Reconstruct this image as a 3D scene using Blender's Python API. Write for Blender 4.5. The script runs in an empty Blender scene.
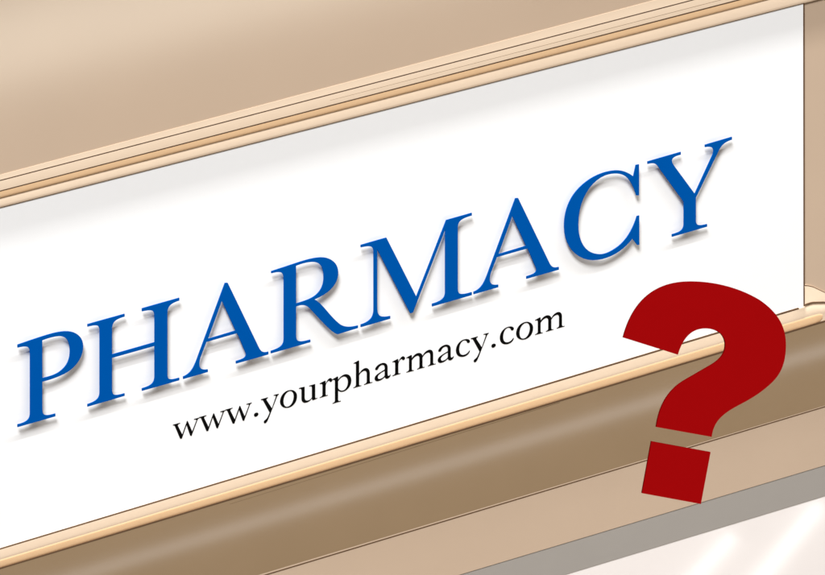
import bpy, bmesh, math, re
from mathutils import Vector, Matrix

C = bpy.context.scene.collection
S = 0.0018                     # metres per photograph pixel on the sign face
W0, H0, F = 825.0, 575.0, 4200.0

# ------------------------------------------------------------------ camera
# vanishing point of the sign's horizontals lies 7018 px right / 1966 px up of centre
Xc = Vector((7018.0, -1966.0, F)).normalized()            # image frame: x right, y down, z forward
Dn = Vector((0.0, F * F / 1966.0, F)).normalized()        # world -Z
Zc = -Dn
Yc = Zc.cross(Xc)                                         # world +Y (into the wall)
if Yc.z < 0: Yc = -Yc
def cam_to_world(v): return Vector((v.dot(Xc), v.dot(Yc), v.dot(Zc)))
RIGHT = cam_to_world(Vector((1, 0, 0)))
DOWN = cam_to_world(Vector((0, 1, 0)))
FWD = cam_to_world(Vector((0, 0, 1)))
CAM = -FWD * (F * S)
cd = bpy.data.cameras.new('camera'); cam = bpy.data.objects.new('camera', cd); C.objects.link(cam)
cd.sensor_width = 36; cd.lens = 36 * F / W0; cd.clip_start = 0.1; cd.clip_end = 100
m = Matrix.Identity(4)
for i in range(3):
    m[i][0] = RIGHT[i]; m[i][1] = -DOWN[i]; m[i][2] = -FWD[i]; m[i][3] = CAM[i]
cam.matrix_world = m
bpy.context.scene.camera = cam

def ray(px, py):
    return (RIGHT * (px - W0 / 2) + DOWN * (py - H0 / 2) + FWD * F).normalized()
def at(px, py, d=0.0):
    """point seen at a photograph pixel, d pixels (of size S) in front of the sign face"""
    r = ray(px, py); t = (-d * S - CAM.y) / r.y
    return CAM + r * t

# ------------------------------------------------------------------ light
world = bpy.data.worlds.new('World'); bpy.context.scene.world = world; world.use_nodes = True
bg = world.node_tree.nodes['Background']
bg.inputs[0].default_value = (1.0, 0.96, 0.92, 1); bg.inputs[1].default_value = 0.05
vs = bpy.context.scene.view_settings
vs.view_transform = 'Standard'; vs.look = 'None'; vs.exposure = 0; vs.gamma = 1
bpy.context.scene.display_settings.display_device = 'sRGB'

def lamp(name, loc, target, sx, sy, power, color=(1, 1, 1), up=Vector((0, 0, 1)), spec=1.0):
    ld = bpy.data.lights.new(name, 'AREA'); ld.shape = 'RECTANGLE'; ld.size = sx; ld.size_y = sy
    ld.energy = power; ld.color = color; ld.specular_factor = spec
    o = bpy.data.objects.new(name, ld); C.objects.link(o)
    z = (Vector(loc) - Vector(target)).normalized()
    x = up.cross(z).normalized(); y = z.cross(x)
    mm = Matrix.Identity(4)
    for i in range(3): mm[i][0] = x[i]; mm[i][1] = y[i]; mm[i][2] = z[i]; mm[i][3] = loc[i]
    o.matrix_world = mm
    return o
A_DIR = Vector((-0.9, -1.0, 1.73)).normalized()
lamp('key_lamp', A_DIR * 24.0, (0, 0, 0), 5.2, 5.2, 9450, (0.975, 0.985, 1.0))
# added thin lamp high above; an added, unseen blocker over the wall (z CZ, CDEP proud) keeps it off everything above the panel
CDEP = 0.72
CZ = at(412, 207.6 - 0.2545 * 412 - 970, 0).z
BZ = at(412, 207.6 - 0.2545 * 412 + 36, 0).z
SLZ = 5.0
lamp('top_fill_lamp', Vector((0.25, -(SLZ - BZ) / ((CZ - BZ) / CDEP), SLZ)), (0.25, 0, 0), 9.0, 0.034, 290, (1, 1, 1), up=Vector((0, 1, 0)))
lamp('warm_fill_lamp', Vector((0.3, -3.0, -4.2)), (0, 0, 0), 4.0, 1.5, 28, (1, 0.58, 0.25))  # added warm fill from below, turns downward faces amber

def reflect_lamp(name, a, b, width_px, depth_m, rad, color=(1, 1, 1)):
    """added highlight lamp placed where a satin surface at pixels a..b mirrors it: size and place follow from the wall's plane"""
    pts = []
    for px, py in (a, b):
        p = at(px, py, 0); r = ray(px, py); r = Vector((r.x, -r.y, r.z))
        pts.append(p + r * (depth_m / -r.y))
    d = pts[1] - pts[0]; L = d.length; x = d.normalized()
    k = (depth_m + 5.7) / 5.7
    wid = width_px * S * k
    mid = (pts[0] + pts[1]) / 2
    z = Vector((0, -1, 0)); y = z.cross(x).normalized()
    ld = bpy.data.lights.new(name, 'AREA'); ld.shape = 'RECTANGLE'; ld.size = L; ld.size_y = wid
    ld.energy = rad * math.pi * L * wid; ld.color = color
    o = bpy.data.objects.new(name, ld); C.objects.link(o)
    mm = Matrix.Identity(4)
    for i in range(3): mm[i][0] = x[i]; mm[i][1] = y[i]; mm[i][2] = z[i]; mm[i][3] = mid[i]
    o.matrix_world = mm
    return o
reflect_lamp('sheen_lamp', (-520, 160), (500, -85), 92, 2.2, 3.9, (1, 0.94, 0.8))  # added lamp, mirrored as the sheen on the upper wall
reflect_lamp('highlight_lamp', (-300, 690), (1150, 251), 14, 1.0, 3.6)  # added lamp for the glossy line along the brown board
reflect_lamp('streak_lamp', (735, 536), (640, 640), 15, 1.0, 11.0)  # added pair of lamps, mirrored as streaks in the pale cladding
reflect_lamp('streak_lamp', (822, 505), (700, 655), 17, 1.0, 11.0)

# ------------------------------------------------------------------ materials
def lin(c):
    return tuple(((v / 255) / 12.92 if v / 255 <= 0.04045 else ((v / 255 + 0.055) / 1.055) ** 2.4) for v in c)
def mat(name, srgb, gain=1.0, rough=0.5, spec=0.5, var=0.03, bump=0.0, scale=40, coat=0.0, coat_rough=0.1):
    mt = bpy.data.materials.new(name); mt.use_nodes = True
    nt = mt.node_tree; b = nt.nodes['Principled BSDF']
    base = [min(0.95, v * gain) for v in lin(srgb)]
    tc = nt.nodes.new('ShaderNodeTexCoord')
    n = nt.nodes.new('ShaderNodeTexNoise'); n.inputs['Scale'].default_value = scale; n.inputs['Detail'].default_value = 6
    nt.links.new(tc.outputs['Object'], n.inputs['Vector'])
    r = nt.nodes.new('ShaderNodeValToRGB')
    r.color_ramp.elements[0].position = 0.3; r.color_ramp.elements[1].position = 0.7
    r.color_ramp.elements[0].color = tuple(v * (1 - var) for v in base) + (1,)
    r.color_ramp.elements[1].color = tuple(min(0.96, v * (1 + var)) for v in base) + (1,)
    nt.links.new(n.outputs['Fac'], r.inputs['Fac']); nt.links.new(r.outputs['Color'], b.inputs['Base Color'])
    b.inputs['Roughness'].default_value = rough
    b.inputs['Specular IOR Level'].default_value = spec
    b.inputs['Coat Weight'].default_value = coat; b.inputs['Coat Roughness'].default_value = coat_rough
    if bump:
        n2 = nt.nodes.new('ShaderNodeTexNoise'); n2.inputs['Scale'].default_value = 900; n2.inputs['Detail'].default_value = 3
        nt.links.new(tc.outputs['Object'], n2.inputs['Vector'])
        bp = nt.nodes.new('ShaderNodeBump'); bp.inputs['Strength'].default_value = bump; bp.inputs['Distance'].default_value = 0.0005
        nt.links.new(n2.outputs['Fac'], bp.inputs['Height']); nt.links.new(bp.outputs['Normal'], b.inputs['Normal'])
    return mt
M = dict(
    white=mat('white_acrylic', (250, 250, 250), 0.93, rough=0.6, spec=0.2, var=0.004),
    tan=mat('tan_painted_metal', (200, 176, 152), 1.18, rough=0.135, spec=1.0, var=0.012, scale=6),
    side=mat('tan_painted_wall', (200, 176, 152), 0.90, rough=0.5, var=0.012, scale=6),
    cream=mat('cream_painted_trim', (249, 216, 189), 1.09, rough=0.5, spec=0.3, var=0.012, scale=25),
    amber_shade=mat('amber_painted_shade', (243, 201, 156), 1.08, rough=0.5, spec=0.3, var=0.015, scale=25),  # amber stands in for the soft shading on the cream rails
    brown=mat('brown_painted_metal', (154, 130, 101), 0.88, rough=0.085, var=0.015, scale=9),
    dark=mat('dark_brown_sealant', (104, 79, 58), 0.8, rough=0.7, spec=0.1, var=0.1, scale=30),
    faint=mat('thin_brown_joint', (176, 146, 112), 0.8, rough=0.7, spec=0.1, var=0.1, scale=30),
    faint_dark=mat('brown_joint', (124, 102, 76), 0.8, rough=0.7, spec=0.1, var=0.1, scale=30),
    grey=mat('grey_painted_shadow', (163, 157, 150), 0.91, rough=0.45, spec=0.3, var=0.012, scale=12),  # cast shadow below the tan fascia, given as a grey colour
    pale=mat('pale_gloss_cladding', (243, 236, 232), 0.95, rough=0.09, var=0.008, scale=5),
    blue=mat('blue_painted_letter', (0, 84, 168), 0.85, rough=0.8, spec=0.0, var=0.01),
    black=mat('black_vinyl', (6, 6, 6), 1.0, rough=0.7, spec=0.05, var=0.0),
    stud=mat('grey_metal_stud', (150, 150, 150), 0.9, rough=0.4),
    red=mat('red_painted_board', (158, 8, 10), 0.5, rough=0.8, spec=0.0, var=0.01),
)

# ------------------------------------------------------------------ helpers
def link(name, me, m_, parent=None):
    o = bpy.data.objects.new(name, me); C.objects.link(o)
    if m_: me.materials.append(m_)
    if parent:
        o.parent = parent
        o.matrix_parent_inverse = parent.matrix_world.inverted()
    return o
def empty(name, loc, label, cat):
    o = bpy.data.objects.new(name, None); C.objects.link(o); o.location = loc; o.empty_display_size = 0.05
    o.matrix_world = Matrix.Translation(loc)
    o['label'] = label; o['category'] = cat
    return o
def tag(o, label, cat):
    o['label'] = label; o['category'] = cat
    return o
def line(y0, slope):
    return lambda x: y0 + slope * x
def grid_mesh(name, rows, smooth=True):
    """rows: list of stations, each a list of points -> closed loft"""
    bm = bmesh.new()
    vr = [[bm.verts.new(p) for p in r] for r in rows]
    n = len(rows[0])
    for i in range(len(rows) - 1):
        for j in range(n):
            k = (j + 1) % n
            f = bm.faces.new((vr[i][j], vr[i][k], vr[i + 1][k], vr[i + 1][j])); f.smooth = smooth
    bm.faces.new(vr[0][::-1]); bm.faces.new(vr[-1])
    bmesh.ops.recalc_face_normals(bm, faces=bm.faces)
    me = bpy.data.meshes.new(name); bm.to_mesh(me); bm.free()
    return me
def autosmooth(me, ang=25):
    bm = bmesh.new(); bm.from_mesh(me)
    for e in bm.edges:
        if len(e.link_faces) == 2 and e.calc_face_angle(0) > math.radians(ang): e.smooth = False
    for f in bm.faces: f.smooth = True
    bm.to_mesh(me); bm.free()
XS = [-330, -100, 0, 200, 400, 600, 804, 1000, 1230]
def bar(name, prof, m_, parent=None, back=-14, xs=XS):
    """prof: front profile top to bottom as (line function, offset px, depth px); closed behind at depth `back`"""
    rows = []
    for x in xs:
        pts = [at(x, f(x) + off, d) for f, off, d in prof]
        t, b = pts[0].copy(), pts[-1].copy()
        yb = -back * S
        rows.append(pts + [Vector((b.x, yb, b.z)), Vector((t.x, yb, t.z))])
    me = grid_mesh(name, rows); autosmooth(me)
    return link(name, me, m_, parent)

# measured edges of the photograph
T1 = line(175.0, -0.2672); L1 = line(180.5, -0.2607); L2 = line(191.0, -0.2588)
PT = line(207.6, -0.2545); PB = line(549.3, -0.3013)
CB = line(568.4, -0.2998); BB = line(652.3, -0.2991); DL = line(654.8, -0.3008)
TB = line(712.6, -0.2997); GB = line(746.0, -0.3027)

# ------------------------------------------------------------------ walls behind and around the sign
up = bar('upper_wall', [(lambda x: -260 - 0.2672 * x, 0, 2.6), (T1, -120, 2.6), (T1, -60, 2.6), (T1, 0.4, 2.6)], M['tan'], back=-60)
bm = bmesh.new()
cx = [(-1.9, 2.6)[k] for k in (0, 1)]
cp = [(-0.004, CZ - 0.03), (-0.05, CZ - 0.028), (-0.09, CZ - 0.015), (-CDEP, CZ), (-CDEP, CZ + 0.07), (-CDEP - 0.012, CZ + 0.075), (-CDEP - 0.012, CZ + 0.1), (0.03, CZ + 0.12), (0.03, CZ - 0.03)]
rows = [[Vector((x, y, z)) for y, z in cp] for x in cx]
bm.free()
link('light_blocker', grid_mesh('light_blocker', rows, False), M['side'], up)  # added out-of-view ledge, blocks the overhead lamp to shade the panel top
tag(up, 'smooth tan wall above the sign with a soft light sheen at its left', 'wall')
sw_rows = []
for x in (780, 1230):
    sw_rows.append([at(x, PT(x) - 12, -1.4), at(x, PB(x) + 14, -1.4), at(x, PB(x) + 14, -1.4) + Vector((0, 0.06, 0)), at(x, PT(x) - 12, -1.4) + Vector((0, 0.06, 0))])
sw = link('side_wall', grid_mesh('side_wall', sw_rows, False), M['side'])
tag(sw, 'narrow tan wall strip at the right end of the white sign panel', 'wall')

# ------------------------------------------------------------------ the sign
sign = empty('shop_sign', at(400, 420, -10), 'white pharmacy sign with raised blue letters and cream rails', 'sign')
rows = []
for x in (-330, 0, 200, 400, 600, 803.4):
    rows.append([at(x, PT(x) - 4, 0), at(x, PB(x) + 4, 0), at(x, PB(x) + 4, 0) + Vector((0, 0.0235, 0)), at(x, PT(x) - 4, 0) + Vector((0, 0.0235, 0))])
link('sign_panel', grid_mesh('sign_panel', rows, False), M['white'], sign)
# thin brown edge strip closing the panel's right end
def strip_px(name, quad, d0, d1, m_, parent):
    bm = bmesh.new()
    f = [bm.verts.new(at(x, y, d1)) for x, y in quad]; b = []
    for v in f: b.append(bm.verts.new(Vector((v.co.x, -d0 * S, v.co.z))))
    bm.faces.new(f); bm.faces.new(b[::-1])
    n = len(f)
    for i in range(n): bm.faces.new((f[i], b[i], b[(i + 1) % n], f[(i + 1) % n]))
    bmesh.ops.recalc_face_normals(bm, faces=bm.faces)
    me = bpy.data.meshes.new(name); bm.to_mesh(me); bm.free()
    return link(name, me, m_, parent)
strip_px('edge_strip', [(803.5, 2.2), (804.6, 2.0), (804.9, 308.2), (803.8, 308.4)], -3, 0.6, M['dark'], sign)

# top rail: sloping top, flat band, undercut cove and plain lower band
top = bar('top_rail', [(T1, 0, 3.0), (L1, -0.4, 3.1), (L1, 0.6, 3.2), (L2, -0.6, 3.2), (L2, 0.1, 3.1),
                       (L2, 1.5, 2.5), (L2, 3.5, 1.7), (L2, 5.5, 1.1), (L2, 7.0, 0.9), (L2, 9.0, 1.1), (PT, -3.0, 1.55), (PT, -0.8, 1.2), (PT, 0.2, 0.5)],
          M['cream'], sign, back=-9)
bar('shade_strip', [(L2, 0.7, 3.1), (L2, 1.8, 3.05), (L2, 3.4, 2.95), (L2, 5.0, 2.75), (L2, 6.4, 2.45), (L2, 7.0, 1.9)], M['amber_shade'], top, back=-2)  # painted shade under the upper lip, as an amber strip
def seam(name, f, x0, x1, w0, w1, depth, m_, parent, n=8, h=0.35):
    xs = [x0 + (x1 - x0) * i / n for i in range(n + 1)]
    rows = []
    for i, x in enumerate(xs):
        w = w0 + (w1 - w0) * i / n
        a = at(x, f(x) - w / 2, depth + h); b = at(x, f(x) + w / 2, depth + h)
        back = Vector((0, (h + 1.2) * S, 0))
        rows.append([a, b, b + back, a + back])
    return link(name, grid_mesh(name, rows, False), m_, parent)
seam('joint_line', L1, -330, 1230, 0.8, 0.9, 3.0, M['dark'], top)
seam('joint_line', L2, -330, 1230, 0.7, 1.1, 3.0, M['dark'], top)
seam('joint_line', line(185.3, -0.2573), 330, 1230, 0.25, 0.6, 3.0, M['faint'], top, h=0.25)
seam('joint_line', PT, -330, 804, 0.6, 0.6, 0.6, M['dark'], top, h=0.15)

# bottom rail: a bullnose ledge whose right end rounds off past the panel
arr = [(-330, None), (0, None), (200, None), (400, None), (600, None), (790, None), (804.6, None), (804.9, 305.4), (807, 304.5), (813, 302.6), (825, 302.4),
       (836, 304.5), (845, 309.5), (849, 314)]
bk = {804.9: 285.6, 807: 285.6, 813: 286.8, 825: 292.5, 836: 300, 845: 308.5, 849: 314}
rows = []
for x, ya in arr:
    y1 = PB(x) if ya is None else ya
    yb = CB(x)
    if x >= 836: yb = {836: 317.6, 845: 316.8, 849: 315.5}[x]
    end = 1.0 if x < 820 else max(0.0, 1 - ((x - 820) / 29.5) ** 2) ** 0.5
    H = yb - y1
    prof = []
    if x in bk:
        yk = bk[x]
        prof += [(yk, 1.5), (yk + (y1 - yk) * 0.35, 1.35), (yk + (y1 - yk) * 0.9, 1.2)]
    else:
        prof += [(y1 - 2.4, -3.6), (y1 - 1.6, -2.6), (y1 - 0.8, -0.2)]
    for t, d in ((0.0, 2.9), (0.1, 2.8), (0.25, 2.5), (0.42, 2.2), (0.5, 1.9), (0.6, 1.3), (0.75, 0.5), (0.9, -0.2), (1.0, -0.6)):
        if x in bk: d = min(d, 1.3 + t * 4)
        prof.append((y1 + H * t, d if end == 1 else -3.2 + (d + 3.2) * end))
    pts = [at(x, y, d) for y, d in prof]
    t_, b_ = pts[0], pts[-1]
    yb_ = (1.7 if x in bk else 10) * S
    rows.append(pts + [Vector((b_.x, 10 * S, b_.z)), Vector((t_.x, yb_, t_.z))])
me = grid_mesh('bottom_rail', rows); autosmooth(me, 40)
bot = link('bottom_rail', me, M['cream'], sign)
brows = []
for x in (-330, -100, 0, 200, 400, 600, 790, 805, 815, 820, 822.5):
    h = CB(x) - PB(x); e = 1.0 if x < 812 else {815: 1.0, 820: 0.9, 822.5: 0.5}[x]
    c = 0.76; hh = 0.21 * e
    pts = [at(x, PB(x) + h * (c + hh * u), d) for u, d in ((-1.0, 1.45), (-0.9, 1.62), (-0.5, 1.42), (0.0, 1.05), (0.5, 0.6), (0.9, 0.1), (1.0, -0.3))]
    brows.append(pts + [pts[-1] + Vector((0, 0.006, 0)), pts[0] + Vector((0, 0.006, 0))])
bme = grid_mesh('shade_strip', brows); autosmooth(bme, 40)
link('shade_strip', bme, M['amber_shade'], bot)  # shading along the ledge's lower edge, put into an amber strip
def pline(pts):
    def f(x):
        for (a, ya), (b, yb_) in zip(pts, pts[1:]):
            if x <= b or (b, yb_) == pts[-1]: return ya + (yb_ - ya) * (x - a) / (b - a)
    return f
seam('joint_line', PB, -330, 799, 0.3, 1.1, 2.75, M['dark'], bot, n=12)
seam('joint_line', pline([(801, 307.3), (807, 304.6), (813, 302.7), (825, 302.4), (836, 304.5)]), 805.5, 836, 0.8, 0.6, 2.6, M['dark'], bot, n=14, h=0.6)
seam('joint_line', pline([(804, 285.7), (808, 285.8), (813, 286.9), (825, 292.6), (836, 300)]), 804.9, 836, 0.6, 0.6, 1.55, M['dark'], bot, n=14, h=0.1)

# ------------------------------------------------------------------ fascia bands below the sign
N = 14
prof = []
for i in range(N + 1):
    t = i / N
    prof.append((line(CB(0) + (BB(0) - CB(0)) * t, CB(1) - CB(0) + ((BB(1) - BB(0)) - (CB(1) - CB(0))) * t), 0, 0.4 - 0.4 * (t - 0.36) ** 2))
br = bar('brown_fascia', prof, M['brown'], back=-40)
tag(br, 'dark brown glossy fascia board running beneath the cream ledge', 'fascia')
seam('joint_line', line(CB(0) + 0.3, CB(1) - CB(0)), -330, 849, 0.8, 1.3, 0.3, M['dark'], br, h=0.3)
seam('joint_line', line(575.0, -0.3082), 230, 560, 0.2, 0.5, 0.35, M['faint_dark'], br, h=0.1)

tb = bar('tan_fascia', [(BB, 0.05, 0.2), (BB, 1.2, 0.2), (DL, 1.0, 0.1), (DL, 30, -0.3), (TB, 0, -0.3)], M['side'], back=-40)
tag(tb, 'plain tan fascia board between the brown board and the grey strip', 'fascia')
seam('joint_line', line(654.9, -0.3008), -330, 1230, 1.0, 0.8, 0.1, M['dark'], tb)

gs = bar('shadow_band', [(TB, 0.05, -0.9), (GB, 0, -1.0)], M['grey'], back=-40)  # strip coloured as the fascia's shadow on the pale cladding
tag(gs, 'grey painted shadow strip under the tan fascia at lower right', 'painted shade')
pl = bar('pale_cladding', [(GB, 0.05, -1.4), (GB, 120, -1.4), (GB, 420, -1.4)], M['pale'], back=-40)
tag(pl, 'glossy pale pinkish white cladding with light streaks in the lower right corner', 'wall')

# ------------------------------------------------------------------ outlines
def parse(path, n=10):
    tok = re.findall(r'[MLCZ]|-?\d+\.?\d*', path)
    out, cur, i, cmd = [], None, 0, None
    loops = []
    def num():
        nonlocal i
        v = float(tok[i]); i += 1
        return v
    while i < len(tok):
        if tok[i] in 'MLCZ':
            cmd = tok[i]; i += 1
            if cmd == 'Z': loops.append(out); out = []; continue
        if cmd == 'M': cur = (num(), num()); out = [cur]; cmd = 'L'
        elif cmd == 'L': cur = (num(), num()); out.append(cur)
        elif cmd == 'C':
            a = cur; b = (num(), num()); c = (num(), num()); d = (num(), num())
            for k in range(1, n + 1):
                t = k / n; s = 1 - t
                out.append(tuple(s ** 3 * a[q] + 3 * s * s * t * b[q] + 3 * s * t * t * c[q] + t ** 3 * d[q] for q in (0, 1)))
            cur = d
    return loops
def glyph_mesh(name, loops, place, thick, bevel=0.0, n_up=None):
    """loops in pixels -> flat curve -> mesh; place(px,py,k) gives the front (k=1) or back (k=0) point"""
    cu = bpy.data.curves.new('c', 'CURVE'); cu.dimensions = '2D'; cu.fill_mode = 'BOTH'; cu.extrude = 1.0
    for lp in loops:
        q = [lp[0]]
        for p in lp[1:]:
            if abs(p[0] - q[-1][0]) + abs(p[1] - q[-1][1]) > 1e-3: q.append(p)
        if abs(q[0][0] - q[-1][0]) + abs(q[0][1] - q[-1][1]) < 1e-3: q.pop()
        sp = cu.splines.new('POLY'); sp.points.add(len(q) - 1)
        for v, p in zip(sp.points, q): v.co = (p[0], -p[1], 0, 1)
        sp.use_cyclic_u = True
    o = bpy.data.objects.new('c', cu); C.objects.link(o)
    dg = bpy.context.evaluated_depsgraph_get()
    me = bpy.data.meshes.new_from_object(o.evaluated_get(dg), depsgraph=dg)
    bpy.data.objects.remove(o); bpy.data.curves.remove(cu)
    me.name = name; me.materials.clear()
    for v in me.vertices:
        v.co = place(v.co.x, -v.co.y, 1 if v.co.z > 0 else 0)
    bm = bmesh.new(); bm.from_mesh(me)
    bmesh.ops.remove_doubles(bm, verts=bm.verts, dist=1e-6)
    bmesh.ops.recalc_face_normals(bm, faces=bm.faces)
    for f in bm.faces: f.smooth = False
    bm.to_mesh(me); bm.free()
    return me
def crop(path, ox, oy, s, dx=0, dy=0):
    return [[(ox + x / s + dx, oy + y / s + dy) for x, y in lp] for lp in parse(path)]

A_PATH = 'M240 63 L253 62 L392 350 C408 385 415 402 448 392 L448 405 L293 449 L293 437 C338 425 346 414 338 395 C334 385 320 350 298 303 L151 345 L122 420 C110 462 118 484 158 477 L158 489 L40 523 L40 511 C75 499 90 468 103 435 Z M225 147 L291 291 L158 331 Z'
CAPS = [
 ('P', 'M37 119 L110 94 C170 74 220 57 262 55 C318 52 350 80 351 125 C352 180 310 240 240 268 C205 283 180 290 155 296 L155 420 C155 458 165 465 218 449 L218 462 L37 514 L37 501 C85 490 97 475 97 445 L97 160 C97 128 85 121 37 133 Z M155 98 C190 84 225 76 245 78 C275 82 288 110 288 150 C288 195 270 225 240 247 C220 262 190 272 155 279 Z', 10, 320, 4.79, 0, 0),
 ('H', 'M34 152 L198 106 L198 118 C155 130 142 143 142 175 L142 286 L331 232 L331 125 C331 90 325 84 275 95 L275 82 L440 35 L440 47 C398 60 387 75 387 105 L387 372 C387 398 395 402 440 389 L440 400 L275 447 L275 436 C320 424 331 410 331 380 L331 248 L142 301 L142 440 C142 467 152 472 198 458 L198 469 L34 517 L34 506 C78 492 88 478 88 450 L88 185 C88 155 80 151 34 163 Z', 80, 290, 4.425, 0, 0),
 ('A', A_PATH, 175, 270, 4.79, 0, 0),
 ('R', 'M55 126 L120 105 C180 85 240 62 290 60 C345 58 375 90 375 130 C375 180 345 225 262 261 C300 280 332 338 378 375 C400 394 425 398 470 386 L470 398 L372 428 C350 425 300 370 245 310 C225 288 205 282 173 295 L173 430 C173 465 185 470 242 454 L242 466 L53 520 L53 508 C105 492 115 478 115 448 L115 165 C115 128 100 124 55 136 Z M173 100 C210 85 245 78 268 83 C298 90 306 120 306 155 C306 195 290 225 262 245 C238 262 210 270 173 281 Z', 260, 245, 4.79, 0, 0),
 ('M', 'M45 185 L150 155 L273 398 L396 83 L501 53 L501 64 C455 77 443 88 443 115 L443 362 C443 390 455 393 501 379 L501 391 L338 438 L338 427 C383 414 392 402 392 375 L392 120 L259 462 L248 466 L112 202 L112 440 C112 478 125 486 166 477 L166 488 L45 523 L45 512 C85 500 98 480 98 450 L98 215 C98 188 85 186 45 195 Z', 350, 200, 4.108, 0, 0),
 ('A', A_PATH, 465, 185, 4.79, 0.45, 0.2),
 ('C', 'M403 69 L388 72 L376 127 C350 105 320 97 290 98 C220 102 150 140 100 200 C60 250 44 310 45 370 C47 460 100 525 180 528 C260 528 330 480 371 424 L394 455 L404 454 L404 314 L393 317 C375 380 340 440 290 472 C260 492 235 502 210 500 C145 495 112 440 112 355 C112 240 170 150 240 122 C290 104 335 112 357 145 C375 170 385 200 390 218 L403 217 Z', 555, 150, 4.79, 0, 0),
 ('Y', 'M37 175 L196 129 L196 142 C155 152 145 165 160 190 L263 330 L350 140 C358 112 350 100 312 106 L312 95 L441 57 L441 70 C405 82 393 95 380 118 L268 348 L268 455 C268 482 280 486 322 475 L322 487 L154 536 L154 524 C200 512 211 500 211 470 L211 370 L95 210 C80 185 70 178 37 187 Z', 640, 125, 4.79, 0, 0),
]
LT, LG = 6.8, 5.7            # front and back of the raised letters, px in front of the panel
def place_letter(x, y, k):
    p = at(x, y, LT)
    return p if k else Vector((p.x, -LG * S, p.z))
STUDS = [[(37, 356), (37, 408)], [(106.5, 333), (161.5, 370)], [(234, 310), (249, 345)], [(290.5, 285), (290.5, 335)],
         [(393, 265), (452, 270)], [(524, 225), (539, 260)], [(572, 215), (577, 245)], [(679.5, 187), (690, 215)]]
for ch, path, ox, oy, s, dx, dy in CAPS:
    lp = crop(path, ox, oy, s, dx, dy)
    me = glyph_mesh('letter', lp, place_letter, 1)
    o = link('letter', me, M['blue'], sign)
    for sx_, sy_ in STUDS.pop(0):          # two short studs hold each letter off the panel
        p = at(sx_, sy_, LT); bm = bmesh.new()
        bmesh.ops.create_cone(bm, cap_ends=True, segments=12, radius1=0.0022, radius2=0.0022, depth=(LG + 0.9) * S,
                              matrix=Matrix.Translation((p.x, -(LG - 0.1) * S / 2, p.z)) @ Matrix.Rotation(math.pi / 2, 4, 'X'))
        sm = bpy.data.meshes.new('stud'); bm.to_mesh(sm); bm.free()
        link('stud', sm, M['stud'], o)

W_ = 'M66 287 L125 271 L125 276 C106 283 104 288 109 299 L143 367 L182 257 L188 256 L225 342 L258 256 C262 246 258 242 240 246 L240 240 L283 228 L283 233 C274 236 270 242 267 250 L219 380 L208 377 L178 290 L139 402 L125 402 L84 305 C79 293 76 291 66 293 Z'
DOT = 'M739 196 C748 185 770 183 771 197 C771 212 752 224 741 220 C733 216 733 204 739 196 Z'
Y_ = 'M50 283 L107 267 L107 273 C95 278 93 283 98 293 L140 357 L172 264 C174 254 168 251 155 254 L155 248 L197 238 L197 244 C188 249 186 254 182 262 L127 403 C118 427 113 440 107 452 C98 475 85 486 76 480 C68 468 78 458 90 450 C102 440 112 418 121 393 L70 300 C64 288 60 289 50 290 Z'
O_ = 'M295 206 C328 206 348 228 347 258 C346 310 310 350 265 354 C232 356 208 338 207 305 C207 255 245 210 295 206 Z M290 215 C265 216 236 250 235 298 C235 325 245 345 265 345 C295 343 318 305 320 262 C320 235 310 215 290 215 Z'
U_ = 'M364 192 C370 188 380 186 410 180 L410 265 C411 288 420 297 437 293 C455 288 463 280 470 268 L470 190 C470 175 463 173 448 177 L448 171 L497 157 L497 262 C498 275 502 278 514 270 L514 276 L479 291 C472 290 470 284 470 275 C455 298 435 310 415 312 C395 313 384 300 384 280 L384 212 C384 198 378 195 364 197 Z'
R_ = 'M535 152 L578 130 L583 132 L583 158 C592 132 606 112 622 108 C634 110 641 118 638 127 C634 139 625 142 618 138 C612 130 608 128 600 136 C590 146 584 160 583 172 L583 235 C583 250 588 252 601 247 L601 252 L535 272 L535 267 C552 261 557 256 557 240 L557 172 C557 157 552 154 535 158 Z'
P_ = 'M640 118 L680 95 L686 97 L686 122 C705 95 728 77 752 76 C782 76 796 100 795 130 C793 175 760 215 720 221 C705 223 695 218 686 212 L686 280 C686 298 690 300 708 295 L708 300 L640 320 L640 315 C655 310 660 305 660 290 L660 142 C660 124 655 121 640 124 Z M686 135 C700 108 722 93 738 95 C758 98 767 118 767 142 C766 175 750 208 720 212 C702 212 690 200 686 190 Z'
H_ = 'M237 150 L277 128 L282 130 L282 237 C300 208 320 190 340 190 C360 192 370 208 370 232 L370 292 C370 308 375 312 391 305 L391 310 L323 329 L323 324 C340 318 345 312 345 298 L345 240 C345 222 338 212 325 213 C308 215 290 232 282 250 L282 320 C282 335 288 336 300 332 L300 337 L235 356 L235 351 C250 346 256 340 256 325 L256 168 C256 152 252 150 237 155 Z'
AA = 'M414 200 C420 175 450 152 480 148 C505 147 517 160 517 185 L517 240 C518 256 525 260 536 248 L543 243 C540 262 525 278 510 278 C500 278 495 272 493 264 C475 285 450 298 432 299 C415 299 409 288 410 275 C413 250 440 235 493 203 L493 190 C492 170 485 163 472 165 C455 168 445 180 438 198 C430 210 415 210 414 200 Z M493 212 C460 230 437 245 436 265 C436 280 445 284 458 279 C475 273 485 265 493 252 Z'
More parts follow.
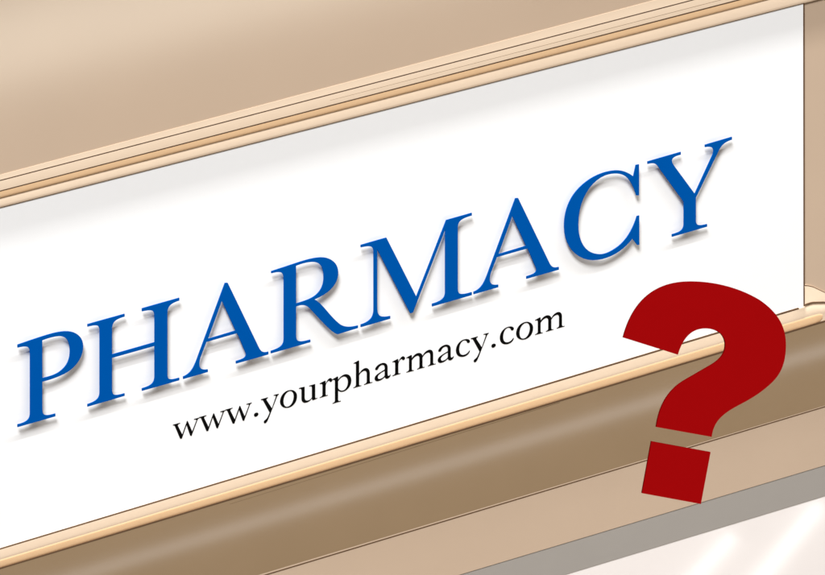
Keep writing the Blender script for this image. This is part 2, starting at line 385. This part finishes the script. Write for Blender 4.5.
M_ = 'M53 270 L92 248 L98 250 L98 275 C115 248 135 232 157 231 C175 231 185 240 186 255 C200 228 222 207 245 204 C265 203 274 218 274 240 L274 305 C275 320 280 324 295 318 L295 323 L231 341 L231 336 C246 330 250 325 250 310 L250 250 C249 232 243 226 232 227 C213 230 196 248 186 268 L186 330 C186 346 190 350 203 345 L203 350 L142 367 L142 362 C157 357 161 350 161 338 L161 275 C160 258 154 252 142 254 C125 257 108 275 98 292 L98 355 C98 372 102 376 115 372 L115 377 L53 393 L53 388 C70 382 75 376 75 362 L75 288 C75 272 68 270 53 275 Z'
C_ = 'M550 116 C570 116 580 125 577 137 C574 150 560 152 554 145 C550 130 540 125 528 127 C505 133 490 165 489 200 C489 230 500 248 522 247 C545 245 562 230 573 210 L578 212 C572 240 545 262 512 263 C480 264 462 245 462 210 C462 165 500 117 550 116 Z'
q = 8.25
small = [(W_, 165, 390, 0, 0), (W_, 165, 390, 26.3, -7.6), (W_, 165, 390, 52.5, -15.1), (DOT, 165, 390, 0, 0),
         (Y_, 255, 365, 0, 0), (O_, 255, 365, 0, 0), (U_, 255, 365, 0, 0), (R_, 255, 365, 0, 0), (P_, 255, 365, 0, 0),
         (H_, 325, 345, 0, 0), (AA, 325, 345, 0, 0), (R_, 255, 365, 72.7, -21.8), (M_, 400, 325, 0, 0),
         (AA, 325, 345, 63.1, -18.3), (C_, 400, 325, 0, 0), (Y_, 255, 365, 209.9, -61.0), (DOT, 165, 390, 237.4, -69.0),
         (C_, 400, 325, 43.9, -12.6), (O_, 255, 365, 236.1, -68.2), (M_, 400, 325, 128.8, -37.7)]
def place_small(x, y, k):
    p = at(x, y, 0.35)
    return p if k else Vector((p.x, -0.1 * S, p.z))
bmA = bmesh.new()
for path, ox, oy, dx, dy in small:
    me = glyph_mesh('t', crop(path, ox, oy, q, dx, dy), place_small, 1)
    bmA.from_mesh(me); bpy.data.meshes.remove(me)
me = bpy.data.meshes.new('web_address'); bmA.to_mesh(me); bmA.free()
wa = link('web_address', me, M['black'], sign)

# ------------------------------------------------------------------ the red question mark, a thick board well in front of the sign
QD = F * S - 1.15
def place_q(x, y, k):
    d = QD + (0 if k else 0.022)
    return CAM + (RIGHT * (x - W0 / 2) + DOWN * (y - H0 / 2)) * (QD / F) + FWD * d
HOOK = 'M57 293 C100 130 200 49 350 49 C450 49 560 75 650 130 C730 185 764 245 764 325 C764 400 745 450 700 492 C650 538 610 560 567 583 C500 618 450 650 442 725 L201 682 C215 580 260 515 330 476 L430 418 C480 390 500 365 501 325 C500 275 460 253 410 254 C350 256 315 300 295 368 Z'
SQ = 'M93 267 L350 314 L308 539 L52 492 Z'
qm = empty('question_mark', place_q(676, 504, 0), 'large flat red question mark in front of the sign, tilted to the right', 'symbol')
for nm, path, ox, oy in (('hook', HOOK, 610, 270), ('square_dot', SQ, 630, 380)):
    lp = [[(ox + x / 4.342, oy + y / 4.342) for x, y in l] for l in parse(path, 24)]
    link(nm, glyph_mesh(nm, lp, place_q, 1), M['red'], qm)
